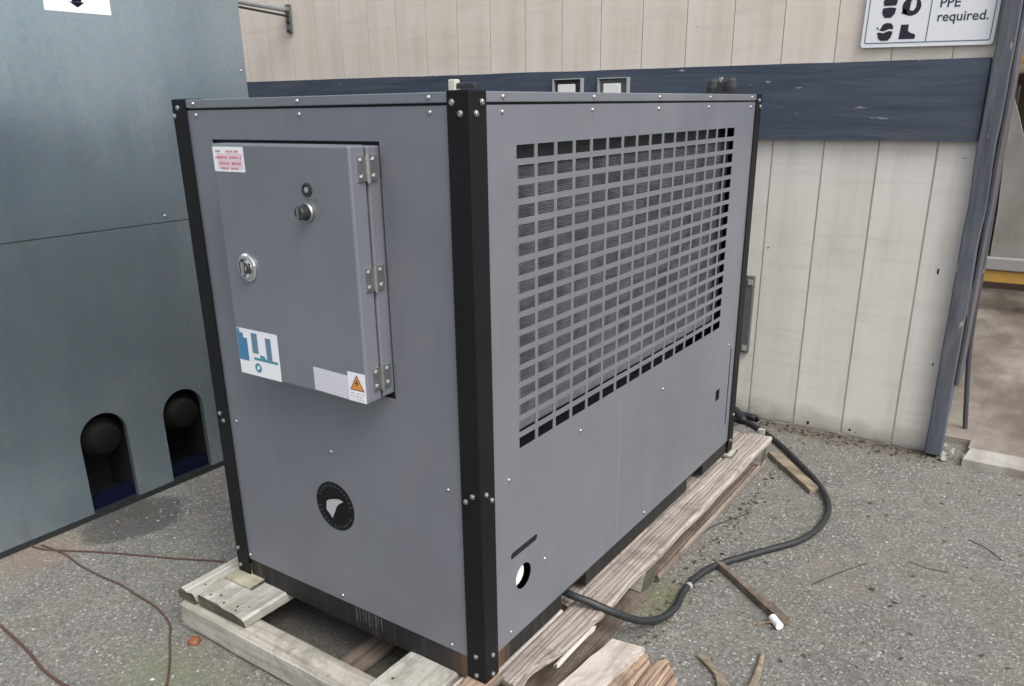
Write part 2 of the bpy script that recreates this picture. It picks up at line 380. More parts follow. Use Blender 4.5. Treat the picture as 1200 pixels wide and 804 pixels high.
    def mesh(s, name, mats, off=Vector()):
        me = bpy.data.meshes.new(name); me.from_pydata([tuple(Vector(v)-off) for v in s.v], [], s.f)
        for m in (mats if isinstance(mats, (list, tuple)) else [mats]+([ENDG] if max(s.mi, default=0) == 1 else [])): me.materials.append(m)
        me.polygons.foreach_set('material_index', s.mi); me.update()
        bm = bmesh.new(); bm.from_mesh(me); bmesh.ops.recalc_face_normals(bm, faces=bm.faces); bm.to_mesh(me); bm.free()
        return me
def world_loc(o):
    l = Vector(o.location)
    while o.parent: o = o.parent; l += Vector(o.location)
    return l
def obj(name, mb, mats, parent=None, smooth=False, bevel=0, origin=None):
    off = world_loc(parent) if parent else Vector(origin or (0, 0, 0))
    me = mb.mesh(name, mats, off)
    if smooth: me.polygons.foreach_set('use_smooth', [True]*len(me.polygons))
    o = bpy.data.objects.new(name, me); COL.objects.link(o)
    if parent: o.parent = parent
    else: o.location = off
    if bevel:
        b = o.modifiers.new('bevel', 'BEVEL'); b.width = bevel; b.segments = 2; b.limit_method = 'ANGLE'; b.angle_limit = R(40)
    return o
def tag(o, label=None, cat=None, group=None, kind=None):
    if label: o['label'] = label
    if cat: o['category'] = cat
    if group: o['group'] = group
    if kind: o['kind'] = kind
    return o
def thing(name, loc, label, cat, group=None):
    o = bpy.data.objects.new(name, None); COL.objects.link(o); o.location = loc; o.empty_display_size = .1
    return tag(o, label, cat, group)
def inst(name, me, loc, parent, axis=None):
    o = bpy.data.objects.new(name, me); COL.objects.link(o); o.parent = parent
    o.location = Vector(loc)-world_loc(parent)
    if axis: o.rotation_euler = Vector(axis).to_track_quat('Z', 'Y').to_euler()
    return o
def rect(u0, u1, v0, v1): return [(u0, v0), (u1, v0), (u1, v1), (u0, v1)]
def circ(u, v, r, n=28, a0=0): return [(u+r*math.cos(a0+2*math.pi*i/n), v+r*math.sin(a0+2*math.pi*i/n)) for i in range(n)]
def stadium(u0, v0, u1, v1, r, n=8):
    a = math.atan2(v1-v0, u1-u0)
    return [(u1+r*math.cos(a-math.pi/2+math.pi*i/n), v1+r*math.sin(a-math.pi/2+math.pi*i/n)) for i in range(n+1)] + \
           [(u0+r*math.cos(a+math.pi/2+math.pi*i/n), v0+r*math.sin(a+math.pi/2+math.pi*i/n)) for i in range(n+1)]
F_front = lambda y: (lambda u, v: (u, y, v))       # picture plane facing -y
F_right = lambda x: (lambda u, v: (x, u, v))       # picture plane facing +x

# ------------------------------------------------------------------ ground
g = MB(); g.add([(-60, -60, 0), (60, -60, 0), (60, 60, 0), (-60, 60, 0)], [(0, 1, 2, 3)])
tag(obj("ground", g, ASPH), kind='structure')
fl = MB(); fl.box(.79, 4.2, 2.552, 9, -.05, .03)
fl.box(-.6, .79, 2.66, 9, -.05, .029)
tag(obj("concrete_floor", fl, CONC), kind='structure')
si = MB(); rs = random.Random(4); n = 40
edge = [(.785+3.4*i/n, 2.40+rs.uniform(-.006, .006)+.01*mnoise.noise(Vector((i*.9, 1, 1)))) for i in range(n+1)]
poly = edge+[(4.185, 2.549)]+[(.80, 2.549)]
si.prism(poly, lambda u, v: (u, v, .034), (0, 0, -.08))
tag(obj("door_sill", si, CONCL), kind='structure')

# ------------------------------------------------------------------ building wall with siding boards
YW = 2.48
wall = thing("siding_wall", (0, YW, 0), "cream painted board wall with blue grey trim band behind the grey machine", "wall")
bk = MB(); bk.box(-6.2, .66, YW+.0065, YW+.14, .0, 3.3)
obj("wall_core", bk, simple("groove_shadow_board", (.56, .52, .465), .9, 0, .25, 9), wall)
P_ = .2222; X0 = .489
def siding_board(w_, z0, z1, seed, bot_jit):
    rr = random.Random(seed); m = MB(); k = 6; e = .004
    xs = [w_*i/k for i in range(k+1)]
    bot = [(x, z0+rr.uniform(0, bot_jit)) for x in xs]
    m.prism(bot+[(w_, z1), (0, z1)], lambda u, v: (u, 0, v), (0, .0062, 0)); return m
lo_mesh = [siding_board(P_-.008, .004, 1.40, i, .014).mesh("siding_board", SIDE_LO) for i in range(4)]
up_mesh = [siding_board(P_-.004, 1.60, 3.30, i+9, 0).mesh("siding_board", SIDE_UP) for i in range(3)]
for i in range(-29, 1):
    x = X0+P_*i-P_
    inst("siding_board", lo_mesh[i % 4], (x+.004, YW, 0), wall); inst("siding_board", up_mesh[i % 3], (x+.0035, YW, 0), wall)
inst("siding_board", siding_board(.147, .004, 1.40, 31, .02).mesh("siding_board", SIDE_LO), (X0+.004, YW, 0), wall)
inst("siding_board", siding_board(.147, 1.60, 3.30, 32, 0).mesh("siding_board", SIDE_UP), (X0+.0035, YW, 0), wall)
tb = MB(); k = 46; top = []; bot = []
for i in range(k+1):
    x = -6.2+6.828*i/k; t = .009*(.62-x)
    top.append((x, 1.640+t+.004*mnoise.noise(Vector((x*3, 0, 2))))); bot.append((x, 1.334+t*.6+.003*mnoise.noise(Vector((x*4, 5, 2)))))
tb.prism(bot+top[::-1], F_front(YW-.036), (0, .0345, 0))
obj("trim_band", tb, TRIMX, wall, bevel=.004)
def vpost(x0, x1, y0, y1, z0, z1, seed, seg=26, jit=.004):
    m = MB(); sec = [(x0, y0), ((x0+x1)/2, y0-.001), (x1, y0), (x1, y1), (x0, y1)]; n = len(sec); vs = []
    for i in range(seg+1):
        z = z0+(z1-z0)*i/seg
        for j, (x, y) in enumerate(sec):
            vs.append((x+jit*mnoise.noise(Vector((z*5, j*4, seed))), y+jit*mnoise.noise(Vector((z*5, j*4+2, seed+3))), z))
    fs = [(i*n+j, i*n+(j+1) % n, (i+1)*n+(j+1) % n, (i+1)*n+j) for i in range(seg) for j in range(n)]
    fs += [tuple(reversed(range(n))), tuple(range(seg*n, seg*n+n))]; return m.add(vs, fs)
obj("corner_post", vpost(.634, .699, 2.428, 2.50, .012, 3.3, 1, 40, .006), TRIMZ, wall, bevel=.006)
obj("door_jamb", vpost(.7015, .716, 2.442, 2.60, .34, 3.3, 2, 30, .004), JAMB, wall, bevel=.003)
nh = MB()
for x, z, a, b in ((.564, .811, .004, .014), (.604, .408, .003, .008), (-.155, .853, .003, .004), (.115, .03, .006, .009), (.306, .035, .006, .006), (.33, .028, .003, .003), (.59, 1.27, .004, .002)):
    nh.prism([(x+p[0]*a, z+p[1]*b) for p in circ(0, 0, 1, 9)], F_front(YW-.0012), (0, .0008, 0))
tag(obj("knot_hole", nh, DARK, wall), kind='stuff')

# guide pole standing on the floor beside the jamb
gp = MB(); gp.tube([(.750, 2.80, .03), (.735, 2.80, .16), (.706, 2.80, .46), (.700, 2.80, .9), (.692, 2.80, 1.5), (.688, 2.80, 3.2)], .011, 8, smooth=3)
tag(obj("guide_pole", gp, bluetrim("dark_pole_paint", 2, (.04, .038, .045), (.075, .07, .08)), origin=(.75, 2.8, 0)), "thin dark upright pole on the concrete floor behind the door jamb", "pole")
# broken mortar at the foot of the post
bm_ = MB(); rr = random.Random(12)
for i in range(16):
    x, y, r = rr.uniform(.68, .80), rr.uniform(2.40, 2.56), rr.uniform(.006, .022)
    pts = [Vector((rr.gauss(0, 1), rr.gauss(0, 1), rr.gauss(0, 1))).normalized()*r for _ in range(8)]
    b_ = bmesh.new(); [b_.verts.new(p+Vector((x, y, r*.5))) for p in pts]; hull = bmesh.ops.convex_hull(b_, input=b_.verts)
    b_.verts.index_update(); used = [v for v in b_.verts]
    bm_.add([v.co for v in used], [tuple(v.index for v in f.verts) for f in b_.faces]); b_.free()
tag(obj("mortar_rubble", bm_, CONCL, origin=(.74, 2.48, 0)), "crumbled pale mortar rubble at the foot of the blue grey post", "rubble", kind='stuff')

# ------------------------------------------------------------------ things fixed to the wall
sg = thing("safety_sign", (.384, 2.461, 1.86), "white safety sign reading PPE required with black pictograms", "sign")
th = R(-1.3)
def fs_(y):
    def f(u, v): return (.149+(u*math.cos(th)-v*math.sin(th)), y, 1.697+(u*math.sin(th)+v*math.cos(th)))
    return f
W_, H_ = .474, .34
def rrect(u0, u1, v0, v1, r, n=5):
    out = []
    for cx, cy, a in ((u1-r, v0+r, -90), (u1-r, v1-r, 0), (u0+r, v1-r, 90), (u0+r, v0+r, 180)):
        out += [(cx+r*math.cos(R(a+90*i/n)), cy+r*math.sin(R(a+90*i/n))) for i in range(n+1)]
    return out
obj("sign_panel", MB().prism(rrect(0, W_, 0, H_, .012), fs_(2.462), (0, .004, 0)), WHITE, sg)
bd = MB(); bd.holed(rrect(.012, W_-.012, .014, H_-.014, .008), [rrect(.0155, W_-.0155, .0175, H_-.0175, .006)], fs_(2.4612), (0, .0008, 0))
bd.prism(rect(.238, .2415, .018, H_-.018), fs_(2.4612), (0, .0008, 0))
obj("border_line", bd, simple("sign_border_ink", (.10, .13, .20), .5), sg)
ic = MB(); fi = fs_(2.4611); dd = (0, .0007, 0)
boot = [(.140, .028), (.198, .028), (.200, .038), (.196, .046), (.180, .050), (.170, .058), (.170, .081), (.142, .081)]
obj("boot_pictogram", MB().prism(boot, fi, dd), INK, sg)
head = [(.074, .024), (.100, .024), (.110, .036), (.114, .052), (.1135, .058), (.098, .060), (.080, .052), (.062, .056), (.054, .050), (.060, .046), (.062, .034)]
cap = [(.064, .062), (.080, .059), (.098, .067), (.114, .066), (.113, .078), (.104, .088), (.088, .090), (.074, .084)]
hb = MB().prism(head, fi, dd).prism(cap, fi, dd)
hb.prism([(.050, .074), (.054, .076), (.062, .066), (.060, .064)], fi, dd)
obj("respirator_pictogram", hb, INK, sg)
gg = MB().prism([(.068, .118), (.078, .108), (.100, .108), (.112, .122), (.115, .142), (.096, .146), (.066, .144), (.064, .130)], fi, dd)
gg.prism([(.068, .152), (.112, .152), (.116, .166), (.108, .186), (.090, .194), (.074, .188), (.064, .168)], fi, dd)
obj("goggles_pictogram", gg, INK, sg)
fs2 = MB().holed(circ(.170, .146, .034, 24), [[(.164, .132), (.178, .130), (.186, .142), (.186, .166), (.176, .172), (.166, .166)]], fi, dd)
fs2.prism([(.136, .122), (.160, .114), (.152, .134), (.140, .140)], fi, dd)
obj("face_shield_pictogram", fs2, INK, sg)
SINK = simple("sign_text_ink", (.035, .05, .075), .5)
obj("word_required", MB().text("required.", .0485, lambda u, v: fs_(2.4611)(u+.266, v+.088), bold=.0006), SINK, sg)
obj("word_ppe", MB().text("PPE", .0485, lambda u, v: fs_(2.4611)(u+.268, v+.137), bold=.0006), SINK, sg)

def outlet(x0, x1, zt, lab, fill):
    o = thing("outlet_box", ((x0+x1)/2, 2.444, zt-.11), lab, "outlet box", "outlet boxes on the blue grey trim band")
    m = MB(); y0, y1 = 2.418, 2.4435; t = .007; z0 = zt-.11
    m.box(x0, x0+t, y0, y1, z0, zt); m.box(x1-t, x1, y0, y1, z0, zt); m.box(x0+t, x1-t, y0+.001, y1, zt-t*.7, zt); m.box(x0+t, x1-t, y0+.001, y1, z0, z0+t)
    obj("box_rim", m, PALEGREY, o)
    b = MB().box(x0+t+.0005, x1-t-.0005, y1-.006, y1-.001, z0+t, zt-t); obj("box_back", b, fill, o)
    c = MB().box(x0+.026, x1-.042, y0+.008, y1-.007, z0+.02, zt-.026); obj("receptacle", c, WHITEP, o, bevel=.006)
outlet(-1.305, -1.135, 1.622, "open dark outlet box with white receptacle, left of the pair above the machine", DARKHW)
outlet(-1.045, -.880, 1.619, "open grey outlet box with white receptacle, right of the pair above the machine", GREENST)

wp = thing("wall_plate", (-.32, 2.46, .34), "narrow dark green grey metal plate screwed on cream wall right of machine", "metal plate")
obj("plate", MB().box(-.46, -.200, 2.452, 2.479, .335, .715), GREENST, wp, bevel=.003)
obj("plate_clip", MB().box(-.225, -.203, 2.447, 2.4518, .675, .70), PALEGREY, wp); obj("plate_clip", MB().box(-.228, -.206, 2.447, 2.4518, .35, .375), PALEGREY, wp)
ba = thing("bracket_arm", (-3.28, 2.44, 2.0), "galvanised pipe arm on a dark bolted wall bracket at upper left", "wall bracket")
obj("pipe", MB().tube([(-3.28, 2.465, 2.088), (-3.28, 2.1, 2.106), (-3.30, 1.3, 2.15)], .017, 12), GALV, ba, smooth=True)
obj("pipe_rod", MB().tube([(-3.27, 2.455, 2.050), (-3.285, 2.1, 2.076), (-3.31, 1.3, 2.13)], .007, 8), DARKHW, ba, smooth=True)
bb = MB().box(-3.305, -3.262, 2.462, 2.478, 1.955, 2.12); obj("bracket_plate", bb, GREENST, ba, bevel=.003)
for z in (1.968, 2.02): obj("bracket_bolt", MB().cyl((-3.283, 2.4615, z), (0, -1, 0), .012, .010, 6), DARKHW, ba)

# ------------------------------------------------------------------ beyond the doorway
bp = thing("storage_skid", (1.2, 5.5, .03), "pale grey sheet metal bin on a yellow beam inside the doorway", "storage bin")
obj("yellow_beam", MB().board(-.2, 2.6, 5.40, 5.52, .245, .330, 0, seed=21, seg=10), simple("yellow_beam_paint", (.45, .27, .06), .6, 0, .3, 9), bp)
obj("bin_rail", MB().box(-.2, 2.6, 5.38, 5.50, .335, .425), simple("bin_rail_grey", (.30, .30, .295), .6, .0, .12, 4), bp, bevel=.01)
sh = MB().prism([(.55, .427), (2.6, .427), (2.6, .60), (1.2, .72), (.62, 1.24), (.52, 1.50), (.50, 1.50), (.545, .75)], F_front(5.43), (0, .06, 0))
obj("side_sheet", sh, concrete("bin_sheet_grey", (.25, .235, .22), (.33, .315, .295), (.22, .20, .185)), bp)
obj("dark_upright", MB().box(.40, .538, 5.452, 5.56, .43, 1.58), simple("dark_brown_upright", (.035, .028, .022), .8, 0, .3, 8), bp)
for x in (.2, .95, 1.8): obj("skid_foot", MB().box(x, x+.12, 5.42, 5.5, .031, .244), WOODB, bp)
rk = thing("storage_rack", (1.4, 6.0, .03), "dark brown storage rack with pale shelf board deep in the doorway", "rack")
obj("rack_back", MB().box(-.1, 2.9, 6.3, 6.36, .03, 2.6), simple("rack_brown", (.09, .06, .042), .8, 0, .3, 5), rk)
obj("shelf_board", MB().board(-.1, 2.9, 5.75, 6.28, 1.66, 1.74, 0, seed=3), WOODG, rk)
[obj("rack_post", MB().box(x, x+.09, 5.66, 5.74, .03, 2.6), WOODB, rk) for x in (-.05, 2.6)]
tag(obj("orange_crate", MB().box(.36, .78, 5.80, 6.2, 1.745, 1.87).box(.34, .80, 5.78, 6.22, 1.871, 1.895), simple("orange_crate_plastic", (.50, .25, .05), .5, 0, .1, 8), origin=(.57, 6, 1.74)), "orange yellow crate on the pale shelf board in the doorway", "crate")

# ------------------------------------------------------------------ galvanised unit on the left
XU = -1.932
un = thing("steel_enclosure", (-2.6, -.6, 0), "tall blue grey galvanised steel enclosure with two arched pipe slots at left", "equipment cabinet")
def arch(yc, hw, ztop):
    zc = ztop-hw; n = 14
    return [(yc-hw, .024)]+[(yc+hw, .024)]+[(yc+hw*math.cos(math.pi*i/n), zc+hw*math.sin(math.pi*i/n)) for i in range(n+1)]
slots = [(.153, .094, .408), (.499, .094, .403)]
lp = MB(); Y0, Y1 = -2.2, 1.018
out = [(Y0, .022)]
for yc, hw, zt in slots:
    n = 16; zc = zt-hw
    out += [(yc-hw, .022)]+[(yc-hw*math.cos(math.pi*i/n), zc+hw*math.sin(math.pi*i/n)) for i in range(n+1)]+[(yc+hw, .022)]
out += [(Y1, .022), (Y1, 1.084), (Y0, 1.084)]
lp.prism(out, F_right(XU), (-.022, 0, 0)); obj("lower_panel", lp, STEEL, un)
ul = MB().box(XU-.03, XU+.0025, Y0, Y1, 1.0855, 2.45); up_ = obj("upper_panel", ul, STEEL, un, bevel=.002)
bx = MB().box(-3.6, -1.97, Y1-.02, Y1-.001, .02, 2.44); bx.box(-3.6, -3.58, Y0, Y1-.021, .02, 2.44); bx.box(-3.6, -1.97, Y0, Y0+.02, .02, 2.44); bx.box(-3.6, XU, Y0, Y1, 2.451, 2.47)
obj("outer_shell", bx, STEEL, un)
bs = MB().box(-3.59, XU+.004, Y0, Y1, .001, .0205); obj("base_gasket", bs, RUBBER, un)
for yc, hw, zt in slots:
    m = MB(); a, b = yc-hw-.02, yc+hw+.02
    m.box(-2.16, -2.15, a, b, .022, zt+.03); m.box(-2.15, XU-.023, a, a+.006, .022, zt+.03); m.box(-2.15, XU-.023, b-.006, b, .022, zt+.03); m.box(-2.15, XU-.023, a+.007, b-.007, zt+.02, zt+.03)
    s_ = obj("pipe_slot", m, DARK, un)
    zc = zt-hw-.012
    pc = MB().lathe([(0, .06), (.052, .06), (.060, .054), (.062, .02), (.076, .018), (.080, .010), (.080, -.12)], (-1.985, yc+.004, zc), (1, 0, 0), 26)
    obj("pipe_cap", pc, simple("black_pipe_cap", (.006, .006, .006), .75, 0, .3, 40, .15), s_, smooth=True)
    obj("blue_liner", MB().prism(stadium(yc-hw-.006, .03, yc+hw+.006, .034, .024), F_right(-1.962), (-.06, 0, 0)), NAVY, s_)
SCREW = MB().lathe([(.0050, 0), (.0048, .002), (.003, .0038), (0, .0042)], (0, 0, 0), (0, 0, 1), 10).mesh("screw", CHROME)
SCREW.polygons.foreach_set('use_smooth', [True]*len(SCREW.polygons))
for y, z in ((.994, 1.648), (.994, 1.12), (.994, 2.2), (.55, 1.11), (-.1, 1.11)): inst("screw", SCREW, (XU+.0025, y, z), up_, (1, 0, 0))
FS = F_right(XU+.0035)
st = MB().prism([(.231, 1.817), (.464, 1.817), (.466, 2.05), (.233, 2.05)], FS, (-.0008, 0, 0))
st.prism([(.318, 1.850), (.345, 1.833), (.372, 1.850)], F_right(XU+.0039), (-.0003, 0, 0), 1)
st.prism([(.328, 1.8505), (.362, 1.8505), (.362, 1.93), (.328, 1.93)], F_right(XU+.0039), (-.0003, 0, 0), 1)
obj("arrow_sticker", st, [WHITE, NAVY], up_)

# ------------------------------------------------------------------ the grey chiller
WX, DY, ZB, ZT = -.957, 1.732, .14, 1.52
ch = thing("chiller", (-.48, .87, ZB), "large grey metal chiller with black corner posts and grille on a pallet", "chiller")
BOLT = MB().lathe([(.0066, 0), (.0066, .0015), (.0058, .0018), (.0054, .004), (.0042, .005), (.0030, .0050), (.0026, .0020), (0, .0020)], (0, 0, 0), (0, 0, 1), 12).mesh("bolt", CHROME)
PW = .056; t = .004
def lpost(cx, cy, sx, sy):
    e = .003
    p = [(0, e), (e*.3, e*.3), (e, 0), (PW, 0), (PW, t), (t, t), (t, PW), (0, PW)]
    m = MB(); m.prism([(cx+sx*a, cy+sy*b) for a, b in p], lambda u, v: (u, v, ZT), (0, 0, -(ZT-ZB)))
    m.box(min(cx+sx*(t+.0003), cx+sx*PW), max(cx+sx*(t+.0003), cx+sx*PW), min(cy+sy*(t+.0003), cy+sy*PW), max(cy+sy*(t+.0003), cy+sy*PW), ZT-.002, ZT+.0015)
    return obj("corner_post", m, BLACK, ch, bevel=.0012)
pn = lpost(0, 0, -1, 1); pl = lpost(WX, 0, 1, 1); pr = lpost(0, DY, -1, -1); lpost(WX, DY, 1, -1)
for x, z in ((-.042, 1.499), (-.022, 1.478), (-.042, .634), (-.022, .652), (-.027, .212), (-.027, .156)): inst("bolt", BOLT, (x, 0, z), pn, (0, -1, 0))
for y, z in ((.040, 1.499), (.020, 1.478), (.021, .654), (.042, .632), (.031, .209), (.030, .153)): inst("bolt", BOLT, (0, y, z), pn, (1, 0, 0))
for x, z in ((-.930, 1.500), (-.948, 1.480), (-.937, .667), (-.924, .647), (-.943, .223), (-.942, .163)): inst("bolt", BOLT, (x, 0, z), pl, (0, -1, 0))
for y, z in ((1.70, 1.499), (1.715, 1.478), (1.71, .30), (1.70, .19)): inst("bolt", BOLT, (0, y, z), pr, (1, 0, 0))
# front panel with the cut-out the control cabinet sits in
fp = MB().holed(rect(WX+PW-.004, -PW+.004, .195, 1.4935), [rect(-.8155, -.247, .843, 1.4245)], F_front(.006), (0, .002, 0))
for x in (WX+PW-.004, -PW+.002): fp.box(x, x+.002, .0081, .02, .195, 1.4935)
fpo = obj("front_panel", fp, GREY, ch)
for x, z in ((-.867, 1.482), (-.487, 1.481), (-.104, 1.481), (-.099, .646), (-.873, .654), (-.895, .210), (-.496, .212), (-.108, .210), (-.488, .651)): inst("screw", SCREW, (x, .006, z), fpo, (0, -1, 0))
fc = MB().box(WX+PW+.001, -PW-.001, .0025, .022, 1.4985, ZT-.001); fco = obj("front_cap", fc, GREY, ch, bevel=.002)
for x, z in ((-.869, 1.509), (-.486, 1.509), (-.103, 1.509)): inst("screw", SCREW, (x, .0025, z), fco, (0, -1, 0))
rc = MB().box(-.022, -.0025, PW+.001, DY-PW*.2, 1.4985, ZT-.001); rco = obj("side_cap", rc, GREY, ch, bevel=.002)
for y in (.116, .496, .868, 1.239, 1.628): inst("screw", SCREW, (-.0025, y, 1.509), rco, (1, 0, 0))
obj("seam_backing", MB().box(WX+PW+.001, -PW-.001, .0085, .020, 1.480, 1.4982).box(-.0215, -.009, PW+.001, DY-.023, 1.480, 1.4982), DARK, ch)
obj("roof_panel", MB().box(WX+.006, -.0225, .0225, DY-.006, ZT-.018, ZT-.003), GREY, ch)
# grille side panels
NC, NR = 16, 17; PY, PZ = .0833, .04195; HY, HZ = .0703, .0284; GY, GZ = .167, 1.413
def side_panel(xo, sgn, extras):
    m = MB(); d = (-sgn*.0022, 0, 0); F = F_right(xo)
    ya, yb, za, zb = PW+.002 if sgn > 0 else .05, DY-.022, .195, 1.4935
    gy1 = GY+(NC-1)*PY+HY; gz0 = GZ-(NR-1)*PZ-HZ
    lower = [(ya, za), (yb, za), (yb, gz0-.012), (ya, gz0-.012)]
    m.holed(lower, extras, F, d)
    m.prism(rect(ya, yb, GZ, zb), F, d)
    m.prism(rect(ya, GY, gz0-.012, GZ), F, d); m.prism(rect(gy1, yb, gz0-.012, GZ), F, d); m.prism(rect(GY, gy1, gz0-.012, gz0), F, d)
    for r in range(NR-1): m.prism(rect(GY, gy1, GZ-(r+1)*PZ, GZ-r*PZ-HZ), F, d)
    for r in range(NR):
        for c in range(NC-1):
            m.prism(rect(GY+c*PY+HY, GY+(c+1)*PY, GZ-r*PZ-HZ, GZ-r*PZ), F, d)
    return m
ex = [stadium(.133, .436, .236, .438, .0095), circ(.180, .355, .0355), rect(1.500, 1.540, .418, .462), stadium(1.634, .285, 1.634, .595, .0055)]
spo = obj("grille_panel", side_panel(-.005, 1, ex), GREY, ch)
for y, z in ((.116, 1.480), (.494, 1.480), (.870, 1.479), (1.238, 1.480), (1.628, 1.478), (.12, .650), (.463, .659), (.281, .354), (1.0, .62), (1.60, .62), (.12, .22), (.9, .215)): inst("screw", SCREW, (-.005, y, z), spo, (1, 0, 0))
lo_ = MB()
for k in range(4): lo_.prism(rect(1.5005, 1.5395, .4195+k*.0107, .4225+k*.0107), F_right(-.009), (-.003, 0, 0))
obj("vent_louvre", lo_, DARK, spo)
obj("fold_glint", MB().prism(rect(.6965, .6985, .20, .672), F_right(-.0042), (-.0006, 0, 0)), grey_paint("fold_glint_grey", (.36, .37, .40)), spo)  # glint on the panel fold, painted as a paler line
obj("slot_backing", MB().box(-.02, -.0085, .118, .250, .418, .456), DARK, spo)
pd = MB().cyl((-.05, .166, .362), (1, 0, 0), .031, .034, 26); pd.cyl((-.016, .166, .362), (1, 0, 0), .026, .002, 26)
obj("white_port_cap", pd, WHITEP, spo)
obj("rear_side_panel", MB().box(WX+.003, WX+.006, .05, DY-.022, 1.0, 1.4935), GREY, ch)
obj("unseen_dark_panel", MB().box(WX+.003, WX+.006, .05, DY-.022, .195, .998), BLACK, ch)  # unseen side: black panel added to darken the reflection in the steel enclosure
# condenser coils behind both grilles
def coil(x, sgn):
    m = MB(); y0, y1, z0, z1 = .232, 1.545, .758, 1.366; nrow = 120; vs = []; fs = []
    for i in range(nrow*2+1):
        z = z0+(z1-z0)*i/(nrow*2); dx = 0 if i % 2 else -.0022*sgn
        vs += [(x+dx, y0, z), (x+dx, y1, z)]
    fs = [(2*i, 2*i+1, 2*i+3, 2*i+2) for i in range(nrow*2)]; m.add(vs, fs)
    m.box(min(x-.10*sgn, x-.005*sgn), max(x-.10*sgn, x-.005*sgn), y0, y1, z0, z1)
    return m
cl = obj("condenser_coil", coil(-.05, 1), COIL, ch)
fr = MB().box(-.15, -.044, 1.546, 1.552, .735, 1.372); fr.box(-.15, -.044, .232, 1.545, .735, .757); fr.box(-.15, -.044, .225, .231, .735, 1.372); fr.box(-.15, -.044, .232, 1.545, 1.367, 1.372)
obj("coil_frame", fr, GALV, cl)
obj("header_plate", MB().box(-.070, -.066, .10, 1.60, 1.374, 1.488), simple("dull_header_grey", (.075, .077, .085), .6, .2, .5, 40), cl)
iv = MB().box(-.80, -.16, .12, 1.68, .21, .72); iv.box(-.80, -.19, .10, 1.70, .72, 1.48); iv.box(-.93, -.03, .025, .03, .20, 1.49)
iv.box(-.93, -.03, 1.69, 1.70, .20, 1.49)
obj("inner_chassis", iv, simple("charcoal_inside", (.04, .042, .047), .7), ch)
obj("rear_panel", MB().box(WX+PW, -PW, DY-.008, DY-.004, .195, 1.49), GREY, ch)
# base frame with fork pockets
bf = MB(); pk = [(.372, .512), (1.27, 1.42)]; ys = [PW+.003, pk[0][0], pk[0][1], pk[1][0], pk[1][1], DY-PW-.003]
for i in (0, 2, 4): bf.box(-.055, -.007, ys[i], ys[i+1], ZB+.002, .1935)
for i in (0, 2, 4): bf.box(WX+.007, WX+.055, ys[i], ys[i+1], ZB+.002, .1935)
for a, b in pk: bf.box(-.055, -.0072, a, b, .186, .1934); bf.box(-.30, -.056, a, b, .186, .1932); bf.box(-.31, -.301, a, b, .146, .186)
bf.box(WX+PW+.002, -PW-.002, .008, .05, ZB-.018, .1935); bf.box(WX+PW, -PW, DY-.05, DY-.008, ZB+.002, .1935)
obj("base_frame", bf, BASE, ch)
rb = MB(); q = random.Random(8)
for i in range(9):
    x = -.45+i*.012+q.uniform(-.003, .003); w_ = q.uniform(.0015, .005); z0 = q.uniform(.140, .160)
    rb.prism([(x, z0), (x+w_, z0+.004), (x+w_*1.1, .189), (x-.0008, .190)], F_front(.0075), (0, .0003, 0))
tag(obj("pale_streaks", rb, simple("pale_scuff", (.075, .072, .062), .8, 0, .8, 90), ch), kind='stuff')
obj("belly_pan", MB().box(WX+.06, -.06, .06, DY-.06, .1885, .1935), DARK, ch)
# round logo plate with a pale bird head
lg = MB().prism(circ(-.492, .491, .070, 40), F_front(.0045), (0, .0014, 0))
for i in range(30):
    if i in (14, 15, 29, 0): continue
    a = 2*math.pi*i/30; h = .0042 if i % 3 else .0028
    c_ = (-.492+.060*math.cos(a), .491+.060*math.sin(a)); e1 = Vector((math.cos(a), math.sin(a))); e2 = Vector((-e1.y, e1.x))
    q = [Vector(c_)+e1*h*p+e2*.0028*s_ for p, s_ in ((-1, -1), (-1, 1), (1, 1), (1, -1))]
    lg.prism([(v.x, v.y) for v in q[::-1]], F_front(.0042), (0, .0003, 0), 1)
lgo = obj("logo_disc", lg, [simple("black_logo_plate", (.006, .006, .007), .55, spec=.2), simple("faint_logo_ring", (.035, .037, .042), .5)], ch)
bird = [(-.526, .473), (-.514, .463), (-.505, .453), (-.494, .474), (-.486, .491), (-.475, .503), (-.458, .5135), (-.474, .5165), (-.492, .513), (-.512, .506), (-.522, .500), (-.5245, .486)]
obj("logo_bird", MB().prism(bird, F_front(.0038), (0, .0005, 0)), simple("pale_logo_grey", (.42, .43, .46), .45), lgo)
# control cabinet
cx0, cx1, cz0, cz1 = -.703, -.252, .855, 1.4195
cb = obj("control_cabinet", MB().box(cx0+.002, cx1-.001, -.0285, .06, cz0+.003, cz1-.003), GREYC, ch, bevel=.004)
cb['label'] = "grey hinged control cabinet on the front panel"
obj("cutout_liner", MB().box(-.8155, cx0+.0015, .012, .018, .843, 1.4245).box(cx1, -.247, .012, .018, .843, 1.4245).box(cx0+.0015, cx1, .012, .018, 1.4175, 1.4245).box(cx0+.0015, cx1, .012, .018, .843, .857), DARK, ch)
obj("door_gasket", MB().box(cx0+.008, cx1-.007, -.0335, -.029, cz0+.009, cz1-.009), DARK, cb)
obj("cabinet_door", MB().box(cx0, cx1, -.081, -.034, cz0, cz1), GREYC, cb, bevel=.005)
hg = MB()
hx = cx1
hg.box(hx-.001, hx+.0045, -.060, -.037, -.026, .026); hg.box(hx-.001, hx+.0045, -.027, -.004, -.026, .026)
hg.cyl((hx+.005, -.032, -.030), (0, 0, 1), .0052, .060, 10)
for y in (-.050, -.013):
    for z in (-.017, .017): hg.cyl((hx+.0045, y, z), (1, 0, 0), .0055, .004, 8)
hme = hg.mesh("hinge", CHROME, Vector((hx, 0, 0)))
